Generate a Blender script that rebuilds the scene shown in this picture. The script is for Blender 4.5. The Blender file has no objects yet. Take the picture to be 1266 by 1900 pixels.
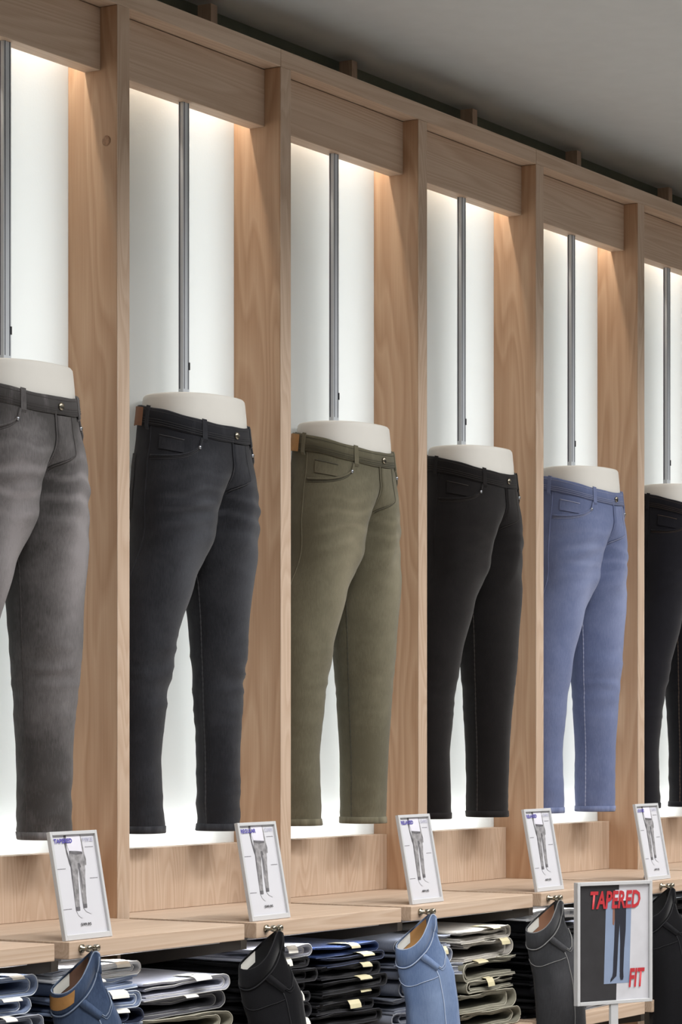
import bpy, bmesh, math, random
from mathutils import Vector, Matrix, noise
random.seed(7)
scene = bpy.context.scene
COL = scene.collection
PI = math.pi

# ------------------------------------------------------------------ camera, world, lights, exposure
P = 0.65                       # bay pitch
TH = 1.01439                   # camera heading from the wall normal
FPX, HORIZON = 5066.7, 1368.6  # focal length and horizon row for a 1266 x 1900 frame
CAM = Vector((-7.43466 * P, -5.46644 * P, 1.5))
cd = bpy.data.cameras.new('camera')
cam = bpy.data.objects.new('camera', cd)
COL.objects.link(cam)
cam.location = CAM
cam.rotation_euler = (PI / 2, 0, -TH)
cd.sensor_fit = 'HORIZONTAL'
cd.sensor_width = 36
cd.lens = FPX / 1266 * 36
cd.shift_y = (HORIZON - 950) / 1266
cd.clip_end = 200
scene.camera = cam

world = bpy.data.worlds.new('world')
scene.world = world
world.use_nodes = True
bg = world.node_tree.nodes['Background']
bg.inputs[0].default_value = (0.90, 0.93, 1.0, 1)
bg.inputs[1].default_value = 0.03

def area(name, loc, rot, sx, sy, power, color=(1, 1, 1), spread=180):
    d = bpy.data.lights.new(name, 'AREA')
    d.shape = 'RECTANGLE'
    d.size, d.size_y = sx, sy
    d.energy = power
    d.color = color
    d.spread = math.radians(spread)
    o = bpy.data.objects.new(name, d)
    COL.objects.link(o)
    o.location = loc
    o.rotation_euler = rot
    return o

# the shop's ceiling lamps in the aisle, out of frame, shining down
for row, y in enumerate((-1.75, -3.9, -6.0)):
    for k in range(5):
        area('aisle_ceiling_lamp', (-1.75 + 1.9 * k, y, 3.25), (0, 0, 0), 1.3, 0.3, (47, 15, 9)[row], (1.0, 0.985, 0.965), 152)

scene.view_settings.view_transform = 'Standard'
scene.view_settings.look = 'None'
scene.view_settings.exposure = 0.0
scene.view_settings.gamma = 1.0
scene.view_settings.use_curve_mapping = False

# ------------------------------------------------------------------ helpers
def lin(c):
    c = c / 255
    return c / 12.92 if c <= 0.04045 else ((c + 0.055) / 1.055) ** 2.4

def rgb(r, g, b):
    return (lin(r), lin(g), lin(b), 1)

def ss(t):
    t = max(0.0, min(1.0, t))
    return t * t * (3 - 2 * t)

def lerp(a, b, t):
    return a + (b - a) * t

def keyed(keys, z):
    if z <= keys[0][0]:
        return keys[0][1:]
    for k0, k1 in zip(keys, keys[1:]):
        if z <= k1[0]:
            t = ss((z - k0[0]) / (k1[0] - k0[0])) * 0.5 + 0.5 * (z - k0[0]) / (k1[0] - k0[0])
            return tuple(lerp(a, b, t) for a, b in zip(k0[1:], k1[1:]))
    return keys[-1][1:]

def tag(o, label=None, cat=None, group=None, kind=None):
    if label: o['label'] = label
    if cat: o['category'] = cat
    if group: o['group'] = group
    if kind: o['kind'] = kind
    return o

def empty(name, loc=(0, 0, 0), rz=0.0):
    o = bpy.data.objects.new(name, None)
    o.empty_display_size = 0.05
    COL.objects.link(o)
    o.location = loc
    o.rotation_euler = (0, 0, rz)
    return o

def link(name, mesh, parent=None, loc=None):
    o = bpy.data.objects.new(name, mesh)
    COL.objects.link(o)
    if parent: o.parent = parent
    if loc: o.location = loc
    return o

class MB:
    """collects vertices and faces for one mesh"""
    def __init__(self):
        self.v, self.f = [], []
    def add(self, vs, fs):
        n = len(self.v)
        self.v += [tuple(p) for p in vs]
        self.f += [tuple(n + i for i in q) for q in fs]
    def box(self, x0, x1, y0, y1, z0, z1, bev=0.0):
        bm = bmesh.new()
        bmesh.ops.create_cube(bm, size=1)
        for q in bm.verts:
            q.co = Vector(((x0 + x1) / 2 + q.co.x * (x1 - x0), (y0 + y1) / 2 + q.co.y * (y1 - y0), (z0 + z1) / 2 + q.co.z * (z1 - z0)))
        if bev:
            bmesh.ops.bevel(bm, geom=list(bm.edges), offset=bev, segments=2, affect='EDGES', profile=0.5)
        bm.verts.index_update()
        self.add([q.co for q in bm.verts], [[q.index for q in fc.verts] for fc in bm.faces])
        bm.free()
        return self
    def grid(self, rows, closed=False):
        n = len(rows[0])
        vs = [p for r in rows for p in r]
        fs = []
        for j in range(len(rows) - 1):
            for i in range(n if closed else n - 1):
                i2 = (i + 1) % n
                fs.append((j * n + i, j * n + i2, (j + 1) * n + i2, (j + 1) * n + i))
        self.add(vs, fs)
        return self
    def tube(self, pts, r, seg=6, caps=True):
        pts = [Vector(p) for p in pts]
        rows = []
        for i, p in enumerate(pts):
            d = (pts[min(i + 1, len(pts) - 1)] - pts[max(i - 1, 0)])
            if d.length < 1e-9: d = Vector((0, 0, 1))
            d.normalize()
            a = d.cross(Vector((0.31, 0.17, 0.93)))
            if a.length < 1e-3: a = d.cross(Vector((1, 0, 0)))
            a.normalize()
            b = d.cross(a)
            rr = r[i] if isinstance(r, (list, tuple)) else r
            rows.append([p + (a * math.cos(2 * PI * k / seg) + b * math.sin(2 * PI * k / seg)) * rr for k in range(seg)])
        self.grid(rows, True)
        if caps:
            n0 = len(self.v) - len(rows) * seg
            self.f.append(tuple(n0 + k for k in range(seg))[::-1])
            self.f.append(tuple(len(self.v) - seg + k for k in range(seg)))
        return self
    def lathe(self, prof, origin, axis='z', seg=20):
        o = Vector(origin)
        rows = []
        for r, h in prof:
            row = []
            for k in range(seg):
                c, s_ = math.cos(2 * PI * k / seg) * r, math.sin(2 * PI * k / seg) * r
                if axis == 'z': row.append(o + Vector((c, s_, h)))
                elif axis == 'y': row.append(o + Vector((c, h, s_)))
                else: row.append(o + Vector((h, c, s_)))
            rows.append(row)
        self.grid(rows, True)
        n0 = len(self.v) - len(rows) * seg
        self.f.append(tuple(n0 + k for k in range(seg))[::-1])
        self.f.append(tuple(len(self.v) - seg + k for k in range(seg)))
        return self
    def plate(self, pts, y, t=0.0004):
        """flat polygon given in x, z, facing -y, with a little thickness"""
        n = len(pts)
        self.add([(x, y, z) for x, z in pts] + [(x, y + t, z) for x, z in pts],
                 [tuple(range(n)), tuple(range(2 * n - 1, n - 1, -1))] + [(i, (i + 1) % n, n + (i + 1) % n, n + i) for i in range(n)])
        return self
    def mesh(self, name, mat, smooth=False, weld=0.0):
        me = bpy.data.meshes.new(name)
        me.from_pydata(self.v, [], self.f)
        bm = bmesh.new()
        bm.from_mesh(me)
        if weld: bmesh.ops.remove_doubles(bm, verts=bm.verts, dist=weld)
        bmesh.ops.recalc_face_normals(bm, faces=bm.faces)
        bm.to_mesh(me)
        bm.free()
        if mat: me.materials.append(mat)
        if smooth:
            me.polygons.foreach_set('use_smooth', [True] * len(me.polygons))
        me.update()
        return me
    def build(self, name, mat, parent=None, smooth=False, loc=None, weld=0.0):
        return link(name, self.mesh(name, mat, smooth, weld), parent, loc)

# ------------------------------------------------------------------ materials
def new_mat(name):
    m = bpy.data.materials.new(name)
    m.use_nodes = True
    nt = m.node_tree
    return m, nt, nt.nodes, nt.links, nt.nodes['Principled BSDF']

def plain(name, col, rough=0.6, metal=0.0, bump=0.0, bscale=200.0, var=0.06, vscale=18.0):
    m, nt, N, L, b = new_mat(name)
    tc = N.new('ShaderNodeTexCoord')
    nz = N.new('ShaderNodeTexNoise')
    nz.inputs['Scale'].default_value = vscale
    nz.inputs['Detail'].default_value = 4
    L.new(tc.outputs['Object'], nz.inputs['Vector'])
    mr = N.new('ShaderNodeMapRange')
    mr.inputs['From Min'].default_value = 0.3; mr.inputs['From Max'].default_value = 0.7
    mr.inputs['To Min'].default_value = 1 - var; mr.inputs['To Max'].default_value = 1 + var
    L.new(nz.outputs[0], mr.inputs['Value'])
    mx = N.new('ShaderNodeMix'); mx.data_type = 'RGBA'; mx.blend_type = 'MULTIPLY'
    mx.inputs['Factor'].default_value = 1
    mx.inputs['A'].default_value = col
    L.new(mr.outputs[0], mx.inputs['B'])
    L.new(mx.outputs['Result'], b.inputs['Base Color'])
    b.inputs['Roughness'].default_value = rough
    b.inputs['Metallic'].default_value = metal
    if bump:
        n2 = N.new('ShaderNodeTexNoise'); n2.inputs['Scale'].default_value = bscale
        L.new(tc.outputs['Object'], n2.inputs['Vector'])
        bp = N.new('ShaderNodeBump'); bp.inputs['Strength'].default_value = bump; bp.inputs['Distance'].default_value = 0.002
        L.new(n2.outputs[0], bp.inputs['Height'])
        L.new(bp.outputs[0], b.inputs['Normal'])
    return m

def wood(name, axis, light=(210, 189, 169), dark=(176, 148, 124), ringscale=30.0, slow=(0.9, 7.0)):
    """straight and cathedral grain running along the given axis of the board"""
    m, nt, N, L, b = new_mat(name)
    tc = N.new('ShaderNodeTexCoord')
    oi = N.new('ShaderNodeObjectInfo')
    rnd = N.new('ShaderNodeVectorMath'); rnd.operation = 'MULTIPLY'
    cmb = N.new('ShaderNodeCombineXYZ')
    for k, mul in enumerate((7.3, 11.9, 5.1)):
        q = N.new('ShaderNodeMath'); q.operation = 'MULTIPLY'; q.inputs[1].default_value = mul
        L.new(oi.outputs['Random'], q.inputs[0]); L.new(q.outputs[0], cmb.inputs[k])
    add = N.new('ShaderNodeVectorMath'); add.operation = 'ADD'
    L.new(tc.outputs['Object'], add.inputs[0]); L.new(cmb.outputs[0], add.inputs[1])
    def scaled(along, across):
        mp = N.new('ShaderNodeMapping')
        sc = [across] * 3
        sc['xyz'.index(axis)] = along
        mp.inputs['Scale'].default_value = sc
        L.new(add.outputs[0], mp.inputs['Vector'])
        return mp.outputs[0]
    # slow warp + rings
    n1 = N.new('ShaderNodeTexNoise'); n1.inputs['Scale'].default_value = 1; n1.inputs['Detail'].default_value = 2
    L.new(scaled(*slow), n1.inputs['Vector'])
    mu = N.new('ShaderNodeMath'); mu.operation = 'MULTIPLY'; mu.inputs[1].default_value = ringscale
    L.new(n1.outputs[0], mu.inputs[0])
    sn = N.new('ShaderNodeMath'); sn.operation = 'FRACT'
    L.new(mu.outputs[0], sn.inputs[0])
    rr = N.new('ShaderNodeValToRGB')
    rr.color_ramp.elements[0].position = 0.0; rr.color_ramp.elements[0].color = (0, 0, 0, 1)
    rr.color_ramp.elements[1].position = 1.0; rr.color_ramp.elements[1].color = (0.0, 0, 0, 1)
    e = rr.color_ramp.elements.new(0.72); e.color = (0.85, 0.85, 0.85, 1)
    L.new(sn.outputs[0], rr.inputs[0])
    n2 = N.new('ShaderNodeTexNoise'); n2.inputs['Scale'].default_value = 1; n2.inputs['Detail'].default_value = 3
    L.new(scaled(5.0, 300.0), n2.inputs['Vector'])
    n3 = N.new('ShaderNodeTexNoise'); n3.inputs['Scale'].default_value = 1; n3.inputs['Detail'].default_value = 2
    L.new(scaled(0.6, 5.0), n3.inputs['Vector'])
    a1 = N.new('ShaderNodeMath'); a1.operation = 'MULTIPLY'; a1.inputs[1].default_value = 0.36
    L.new(rr.outputs[0], a1.inputs[0])
    a2 = N.new('ShaderNodeMath'); a2.operation = 'MULTIPLY_ADD'; a2.inputs[1].default_value = 0.42
    L.new(n2.outputs[0], a2.inputs[0]); L.new(a1.outputs[0], a2.inputs[2])
    a3 = N.new('ShaderNodeMath'); a3.operation = 'MULTIPLY_ADD'; a3.inputs[1].default_value = 0.55
    L.new(n3.outputs[0], a3.inputs[0]); L.new(a2.outputs[0], a3.inputs[2])
    ramp = N.new('ShaderNodeValToRGB')
    ramp.color_ramp.elements[0].position = 0.22; ramp.color_ramp.elements[0].color = rgb(*light)
    ramp.color_ramp.elements[1].position = 1.02; ramp.color_ramp.elements[1].color = rgb(*dark)
    L.new(a3.outputs[0], ramp.inputs[0])
    L.new(ramp.outputs[0], b.inputs['Base Color'])
    b.inputs['Roughness'].default_value = 0.55
    bp = N.new('ShaderNodeBump'); bp.inputs['Strength'].default_value = 0.12; bp.inputs['Distance'].default_value = 0.001
    L.new(a2.outputs[0], bp.inputs['Height']); L.new(bp.outputs[0], b.inputs['Normal'])
    return m

def denim(name, base, faded, weave=1.0, rough=0.92):
    """woven cotton: fine diagonal twill, slubs along the legs, and worn areas from the 'fade' attribute"""
    m, nt, N, L, b = new_mat(name)
    tc = N.new('ShaderNodeTexCoord')
    at = N.new('ShaderNodeAttribute'); at.attribute_name = 'fade'
    mp = N.new('ShaderNodeMapping'); mp.inputs['Scale'].default_value = (420, 420, 60)
    L.new(tc.outputs['Object'], mp.inputs['Vector'])
    n1 = N.new('ShaderNodeTexNoise'); n1.inputs['Scale'].default_value = 1; n1.inputs['Detail'].default_value = 3
    L.new(mp.outputs[0], n1.inputs['Vector'])
    n2 = N.new('ShaderNodeTexNoise'); n2.inputs['Scale'].default_value = 22; n2.inputs['Detail'].default_value = 5
    L.new(tc.outputs['Object'], n2.inputs['Vector'])
    n3 = N.new('ShaderNodeTexNoise'); n3.inputs['Scale'].default_value = 900; n3.inputs['Detail'].default_value = 2
    L.new(tc.outputs['Object'], n3.inputs['Vector'])
    f1 = N.new('ShaderNodeMath'); f1.operation = 'MULTIPLY_ADD'; f1.inputs[1].default_value = 0.5 * weave; f1.inputs[2].default_value = -0.25 * weave
    L.new(n1.outputs[0], f1.inputs[0])
    f2 = N.new('ShaderNodeMath'); f2.operation = 'MULTIPLY_ADD'; f2.inputs[1].default_value = 0.5; 
    L.new(n2.outputs[0], f2.inputs[0]); L.new(f1.outputs[0], f2.inputs[2])
    f3 = N.new('ShaderNodeMath'); f3.operation = 'ADD'
    L.new(f2.outputs[0], f3.inputs[0]); L.new(at.outputs['Fac'], f3.inputs[1])
    sub = N.new('ShaderNodeMath'); sub.operation = 'SUBTRACT'; sub.inputs[1].default_value = 0.2; sub.use_clamp = True
    L.new(f3.outputs[0], sub.inputs[0])
    mx = N.new('ShaderNodeMix'); mx.data_type = 'RGBA'
    mx.inputs['A'].default_value = rgb(*base); mx.inputs['B'].default_value = rgb(*faded)
    L.new(sub.outputs[0], mx.inputs['Factor'])
    L.new(mx.outputs['Result'], b.inputs['Base Color'])
    b.inputs['Roughness'].default_value = rough
    b.inputs['Specular IOR Level'].default_value = 0.15
    b.inputs['Sheen Weight'].default_value = 0.12
    bp = N.new('ShaderNodeBump'); bp.inputs['Strength'].default_value = 0.35; bp.inputs['Distance'].default_value = 0.0012
    L.new(n3.outputs[0], bp.inputs['Height']); L.new(bp.outputs[0], b.inputs['Normal'])
    return m

M = {}
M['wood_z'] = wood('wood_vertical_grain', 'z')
M['wood_x'] = wood('wood_horizontal_grain', 'x', ringscale=26, slow=(0.28, 9.0))
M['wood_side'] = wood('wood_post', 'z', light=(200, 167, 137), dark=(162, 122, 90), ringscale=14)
M['ceiling'] = plain('ceiling_paint', rgb(200, 203, 204), 0.9, bump=0.1, bscale=60, var=0.02)
M['knot'] = plain('wood_knot_brown', rgb(150, 112, 84), 0.6, var=0.35, vscale=140)
M['boardshade'] = plain('shade_toned_board', rgb(58, 52, 46), 0.7)  # dark colour stands in for the shade under the shelves
M['rod'] = plain('anodised_rod', rgb(205, 211, 218), 0.3, 0.0, var=0.03)
M['darkwall'] = plain('dark_green_grey_wall', rgb(124, 130, 114), 0.9, var=0.05)
M['floor'] = plain('floor_vinyl', rgb(176, 172, 167), 0.5, var=0.06, vscale=3)
M['steel'] = plain('brushed_steel', rgb(176, 180, 188), 0.32, 1.0, var=0.05, vscale=60)
M['steel_dark'] = plain('steel_slot', rgb(88, 92, 102), 0.5, 0.2)
M['brass'] = plain('aged_metal', rgb(165, 158, 142), 0.28, 1.0)
M['form'] = plain('white_form_plastic', rgb(222, 220, 214), 0.55, var=0.015)
M['frame'] = plain('pale_grey_frame', rgb(196, 197, 199), 0.45, var=0.015)
M['paper'] = plain('white_paper', rgb(206, 206, 212), 0.6, var=0.01)
M['blue_ink'] = plain('blue_print', rgb(72, 62, 158), 0.6)
M['pale_ink'] = plain('pale_lilac_print', rgb(166, 166, 190), 0.6)
M['black_ink'] = plain('black_print', rgb(38, 38, 42), 0.6)
M['grey_ink'] = plain('grey_print', rgb(138, 136, 138), 0.6, var=0.45, vscale=90)
M['darkgrey_ink'] = plain('dark_grey_print', rgb(96, 94, 98), 0.6, var=0.3, vscale=80)
M['note_ink'] = plain('small_note_print', rgb(120, 118, 124), 0.6)
M['shirt_ink'] = plain('white_shirt_print', rgb(218, 216, 226), 0.6)
M['red_ink'] = plain('red_print', rgb(186, 46, 54), 0.6)
M['char_ink'] = plain('charcoal_print', rgb(47, 46, 49), 0.55, var=0.12, vscale=30)
M['lightgrey_ink'] = plain('light_grey_print', rgb(204, 204, 210), 0.55)
M['bluegrey_ink'] = plain('blue_grey_print', rgb(136, 152, 180), 0.55, var=0.05)
M['skin_ink'] = plain('brown_print', rgb(140, 100, 84), 0.6)
M['jeans_ink'] = plain('black_blue_print', rgb(34, 36, 48), 0.6)
M['leather'] = plain('brown_leather', rgb(128, 84, 52), 0.6, var=0.12, vscale=60)
M['tan'] = plain('tan_leather', rgb(176, 128, 72), 0.6, var=0.12, vscale=60)
M['cardtag'] = plain('white_card_tag', rgb(232, 230, 222), 0.6, var=0.02)
M['kraft'] = plain('cream_card_tag', rgb(205, 196, 160), 0.6, var=0.06)
M['led'] = None

def emis(name, col, strength):
    m, nt, N, L, b = new_mat(name)
    b.inputs['Base Color'].default_value = (0.8, 0.8, 0.8, 1)
    b.inputs['Emission Color'].default_value = col
    b.inputs['Emission Strength'].default_value = strength
    return m
M['led'] = emis('led_strip', (1, 0.97, 0.92, 1), 4.0)

def diffuser():
    """matt white translucent acrylic in front of the tubes"""
    m, nt, N, L, b = new_mat('translucent_acrylic')
    out = N['Material Output']
    N.remove(b)
    tr = N.new('ShaderNodeBsdfTranslucent'); tr.inputs[0].default_value = (0.87, 0.88, 0.87, 1)
    df = N.new('ShaderNodeBsdfDiffuse'); df.inputs[0].default_value = (0.78, 0.79, 0.80, 1)
    tc = N.new('ShaderNodeTexCoord')
    nz = N.new('ShaderNodeTexNoise'); nz.inputs['Scale'].default_value = 150
    L.new(tc.outputs['Object'], nz.inputs['Vector'])
    bp = N.new('ShaderNodeBump'); bp.inputs['Strength'].default_value = 0.25; bp.inputs['Distance'].default_value = 0.002
    L.new(nz.outputs[0], bp.inputs['Height']); L.new(bp.outputs[0], df.inputs['Normal'])
    mx = N.new('ShaderNodeMixShader'); mx.inputs[0].default_value = 0.66
    L.new(df.outputs[0], mx.inputs[1]); L.new(tr.outputs[0], mx.inputs[2])
    L.new(mx.outputs[0], out.inputs[0])
    return m
M['panel'] = diffuser()

# ------------------------------------------------------------------ the room and the wall fixture
W = 0.0440                     # post width
D, K, H0, H1, SH = 0.1322, 0.093, 0.044, 0.0875, 0.3356
ZS, ZSB, ZK = 1.1064, 1.0729, 1.2492
ZHB, ZHT, ZBT, ZC = 2.9578, 3.0957, 3.1380, 3.292
ZL = 0.783                     # top of the lower shelf
YW = 0.275
RANGE = range(-2, 7)           # posts
BAYS = range(-1, 7)

tag(MB().box(-9, 9, -9, YW, ZC, ZC + 0.08).build('ceiling', M['ceiling']), kind='structure')
tag(MB().box(-9, 9, -9, YW, -0.08, 0).build('floor', M['floor']), kind='structure')
tag(MB().box(-9, 9, YW, YW + 0.1, 0, ZC).build('wall_back', M['darkwall']), kind='structure')

ORD = {0: 'leftmost', 1: 'second', 2: 'third', 3: 'fourth', 4: 'fifth', 5: 'sixth'}
WHERE = {-1: 'empty bay left of the grey jeans', 0: 'grey jeans', 1: 'blue-black jeans', 2: 'olive jeans', 3: 'plain black jeans', 4: 'light blue jeans', 5: 'right-edge black jeans', 6: 'empty bay at the far right'}

def between(i):
    if i in WHERE and i + 1 in WHERE:
        return 'between the ' + WHERE[i] + ' and the ' + WHERE[i + 1]
    return 'at the far left end' if i < 0 else 'at the far right end'

for i in RANGE:
    root = empty('wooden_post', (i * P - W / 2, 0, 0))
    tag(root, 'wooden post ' + between(i), 'post', 'wooden posts of the display wall')
    MB().box(-W / 2, W / 2, 0, 0.1475, 0, ZHT, 0.0012).build('upright', M['wood_side'], root)
    MB().box(-W / 2, W / 2, -0.0022, -0.0001, 0, ZHT, 0.0006).build('lit_front_strip', M['wood_z'], root)  # added strip: paler tone and grain lighten the lit post front
    MB().box(-0.014, 0.014, 0.205, 0.245, 0, ZC - 0.014, 0.001).build('rear_stud', M['wood_z'], root)
    if i == 0:
        q = MB()
        q.lathe([(0.012, 0.001), (0.012, -0.00012), (0.006, -0.00018), (0.003, -0.0002)], (-W / 2, 0.028, 2.802), 'x', 14)
        tag(q.build('wood_knot', M['knot'], root, True), 'small knot in the side of the post')
    # tapered bracket carrying the shelves
    for zt in (ZSB, ZL - 0.0336):
        b = MB()
        pr = [(-0.318, zt - 0.002), (-0.318, zt - 0.022), (-0.001, zt - 0.075), (-0.001, zt - 0.002)]
        b.add([(-0.011, y, z) for y, z in pr] + [(0.011, y, z) for y, z in pr],
              [(0, 1, 2, 3), (7, 6, 5, 4), (0, 4, 5, 1), (1, 5, 6, 2), (2, 6, 7, 3), (3, 7, 4, 0)])
        b.build('shelf_bracket', M['boardshade'], root)

# top rail in lengths of two bays, with joints on every second post
for k, i0 in enumerate((-3, -1, 1, 3, 5)):
    if k == 0: continue
    x0, x1 = i0 * P - W + (0.0008), (i0 + 2) * P - W - 0.0008
    lab = {0: 'left length beyond the frame', 1: 'left length of the long wooden top rail, above the grey and blue-black jeans',
           2: 'middle length of the long wooden top rail, above the olive and plain black jeans',
           3: 'right length of the long wooden top rail, above the light blue jeans', 4: 'far right length of the top rail, beyond the light blue jeans'}[k]
    tag(MB().box(x0 - (x0 + x1) / 2, x1 - (x0 + x1) / 2, -0.0024, 0.10, ZHT + 0.0005, ZBT, 0.0012).build('top_rail', M['wood_x'], loc=((x0 + x1) / 2, 0, 0)), lab, 'rail', 'wooden top rail')

for i in BAYS:
    xl, xr = (i - 1) * P + 0.0004, i * P - W - 0.0004
    xc, hw = (xl + xr) / 2, (xr - xl) / 2
    who = WHERE.get(i, 'display beyond the frame')
    tag(MB().box(-hw, hw, H0, H1, ZHB, ZHT - 0.0015, 0.0015).build('header_board', M['wood_x'], loc=(xc, 0, 0)),
        'wooden header board across the top above the ' + who, 'board', 'header boards')
    tag(MB().box(-hw, hw, K, D + 0.01, ZS + 0.0005, ZK, 0.001).build('kick_panel', M['wood_z'], loc=(xc, 0, 0)),
        'low wooden panel on the shelf below the ' + who, 'panel', 'low wooden panels')
    sh = MB().box(-hw, hw, -SH, D + 0.01, ZSB, ZS, 0.0015).build('display_shelf', M['wood_x'], loc=(xc, 0, 0))
    tag(sh, 'pale wooden shelf end at the lower left corner' if i == -1 else 'pale wooden display shelf jutting out below the ' + WHERE[i], 'shelf', 'upper display shelves')
    lo = MB().box(-hw, hw, -SH, D + 0.01, ZL - 0.0336, ZL, 0.0015).build('lower_shelf', M['wood_x'], loc=(xc, 0, 0))
    tag(lo, 'lower wooden shelf carrying folded jeans, under the ' + who, 'shelf', 'lower shelves')
    # back board behind the folded stacks
    tag(MB().box(-hw, hw, D + 0.012, D + 0.024, 0.0, ZS, 0.0).build('back_board', M['boardshade'], loc=(xc, 0, 0)),
        'shade-toned back board behind the folded stacks, under the ' + who, 'board', 'back boards')
    # light box: translucent panel with a tube and a floor strip behind it
    lb = empty('light_panel', (xc, D, ZK))
    tag(lb, 'glowing white backlit panel behind the ' + who, 'light panel', 'backlit panels')
    MB().box(-hw, hw, 0.0, 0.003, -0.01, ZHT - ZK, 0.0).build('diffuser', M['panel'], lb)
    MB().box(-hw, hw, 0.125, 0.128, -0.02, ZHT - ZK, 0.0).build('rear_sheet', M['form'], lb)
    MB().box(-hw, hw, 0.0, 0.128, ZHT - ZK + 0.001, ZHT - ZK + 0.006).build('light_leak_cap', M['form'], lb)  # unseen cap added to stop tube light leaking up to the ceiling
    tl = area('tube_light', (0.165, 0.115, (ZHT - ZK) / 2), (PI / 2, 0, 0), 0.22, 1.78, 2.75, (0.95, 0.985, 1.0))
    tl.rotation_euler = (PI / 2, 0, PI); tl.rotation_euler = (-PI / 2, 0, 0)
    tl.parent = lb
    tl.visible_camera = True
    b2 = area('floor_strip_light', (-0.05, 0.075, 0.02), (-PI / 2, 0, 0), 0.5, 0.03, 0.7, (0.95, 0.985, 1.0))
    b2.parent = lb
    # warm strip hidden behind the header board, shining down
    st = empty('strip_lamp', (xc, 0.112, ZHT))
    tag(st, 'light strip tucked behind the header board above the ' + who, 'lamp', 'strip lamps behind header boards')
    MB().box(-hw + 0.005, hw - 0.005, -0.010, 0.010, -0.016, -0.004, 0.001).build('housing', M['frame'], st)
    a = area('strip_light', (0, 0, -0.0175), (0, 0, 0), 2 * hw - 0.02, 0.010, 1.7, (1.0, 0.91, 0.77))
    a.parent = st
    # strip lamp under the shelf that lights the folded stacks
    us = empty('under_shelf_lamp', (xc, -0.285, ZSB))
    tag(us, 'light strip under the shelf below the ' + who, 'lamp', 'strip lamps under the shelves')
    MB().box(-hw + 0.03, hw - 0.03, -0.008, 0.008, -0.007, 0.0, 0.001).build('housing', M['frame'], us)
    a = area('strip_light', (0, 0, -0.008), (0, 0, 0), 2 * hw - 0.08, 0.012, 0.55, (0.95, 0.98, 1.0))
    a.parent = us
    # hanging rod
    rd = empty('hanging_rod', (xc, 0.066, 0))
    tag(rd, 'steel hanging rod above the ' + who, 'rod', 'steel hanging rods')
    MB().box(-0.0125, 0.0125, -0.0070, 0.0070, 2.2, ZHB, 0.001).build('channel', M['rod'], rd)
    for sx in (-0.0085, 0.0070):
        MB().box(sx - 0.0011, sx + 0.0011, -0.0076, -0.0069, 2.3, ZHB, 0).build('groove', M['steel_dark'], rd)
    MB().box(-0.0131, -0.0124, 0.0015, 0.0045, 2.3, ZHB, 0).build('groove', M['steel_dark'], rd)
    MB().box(0.0090, 0.0130, -0.0085, -0.0065, 2.345, 2.362, 0).build('locking_pin', M['black_ink'], rd)

# ------------------------------------------------------------------ mannequin forms and jeans
YC, ZHEM = 0.033, 1.285
ZCR, HT = 0.695, 0.972
YMAX = D - YC - 0.003
TORSO = [(0.655, 0.176, 0.108, 0.120), (0.695, 0.178, 0.114, 0.128), (0.74, 0.178, 0.118, 0.135), (0.82, 0.170, 0.115, 0.130), (0.90, 0.158, 0.106, 0.118), (0.972, 0.150, 0.100, 0.112)]
def legkeys(slim):
    # z, lateral offset, depth offset, half width, half depth
    far = [(0.0, 0.100, 0.008, 0.056, 0.056), (0.17, 0.098, 0.005, 0.061, 0.060), (0.31, 0.096, 0.004, 0.069, 0.067), (0.45, 0.092, 0.0, 0.079, 0.080), (0.695, 0.088, 0.0, 0.092, 0.106)]
    near = [(0.0, 0.140, 0.046, 0.056, 0.052), (0.17, 0.146, 0.049, 0.060, 0.054), (0.31, 0.145, 0.047, 0.068, 0.064), (0.43, 0.138, 0.041, 0.077, 0.077), (0.575, 0.110, 0.027, 0.085, 0.086), (0.655, 0.094, 0.022, 0.089, 0.089), (0.695, 0.088, 0.018, 0.092, 0.092)]
    out = {}
    for s, ks in ((1, far), (-1, near)):
        out[s] = [(z, a, b, c * lerp(slim, 1, ss((z - 0.35) / 0.3)), d * lerp(slim, 1, ss((z - 0.35) / 0.3))) for z, a, b, c, d in ks]
    return out

def spow(v, e):
    return math.copysign(abs(v) ** e, v)

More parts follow.
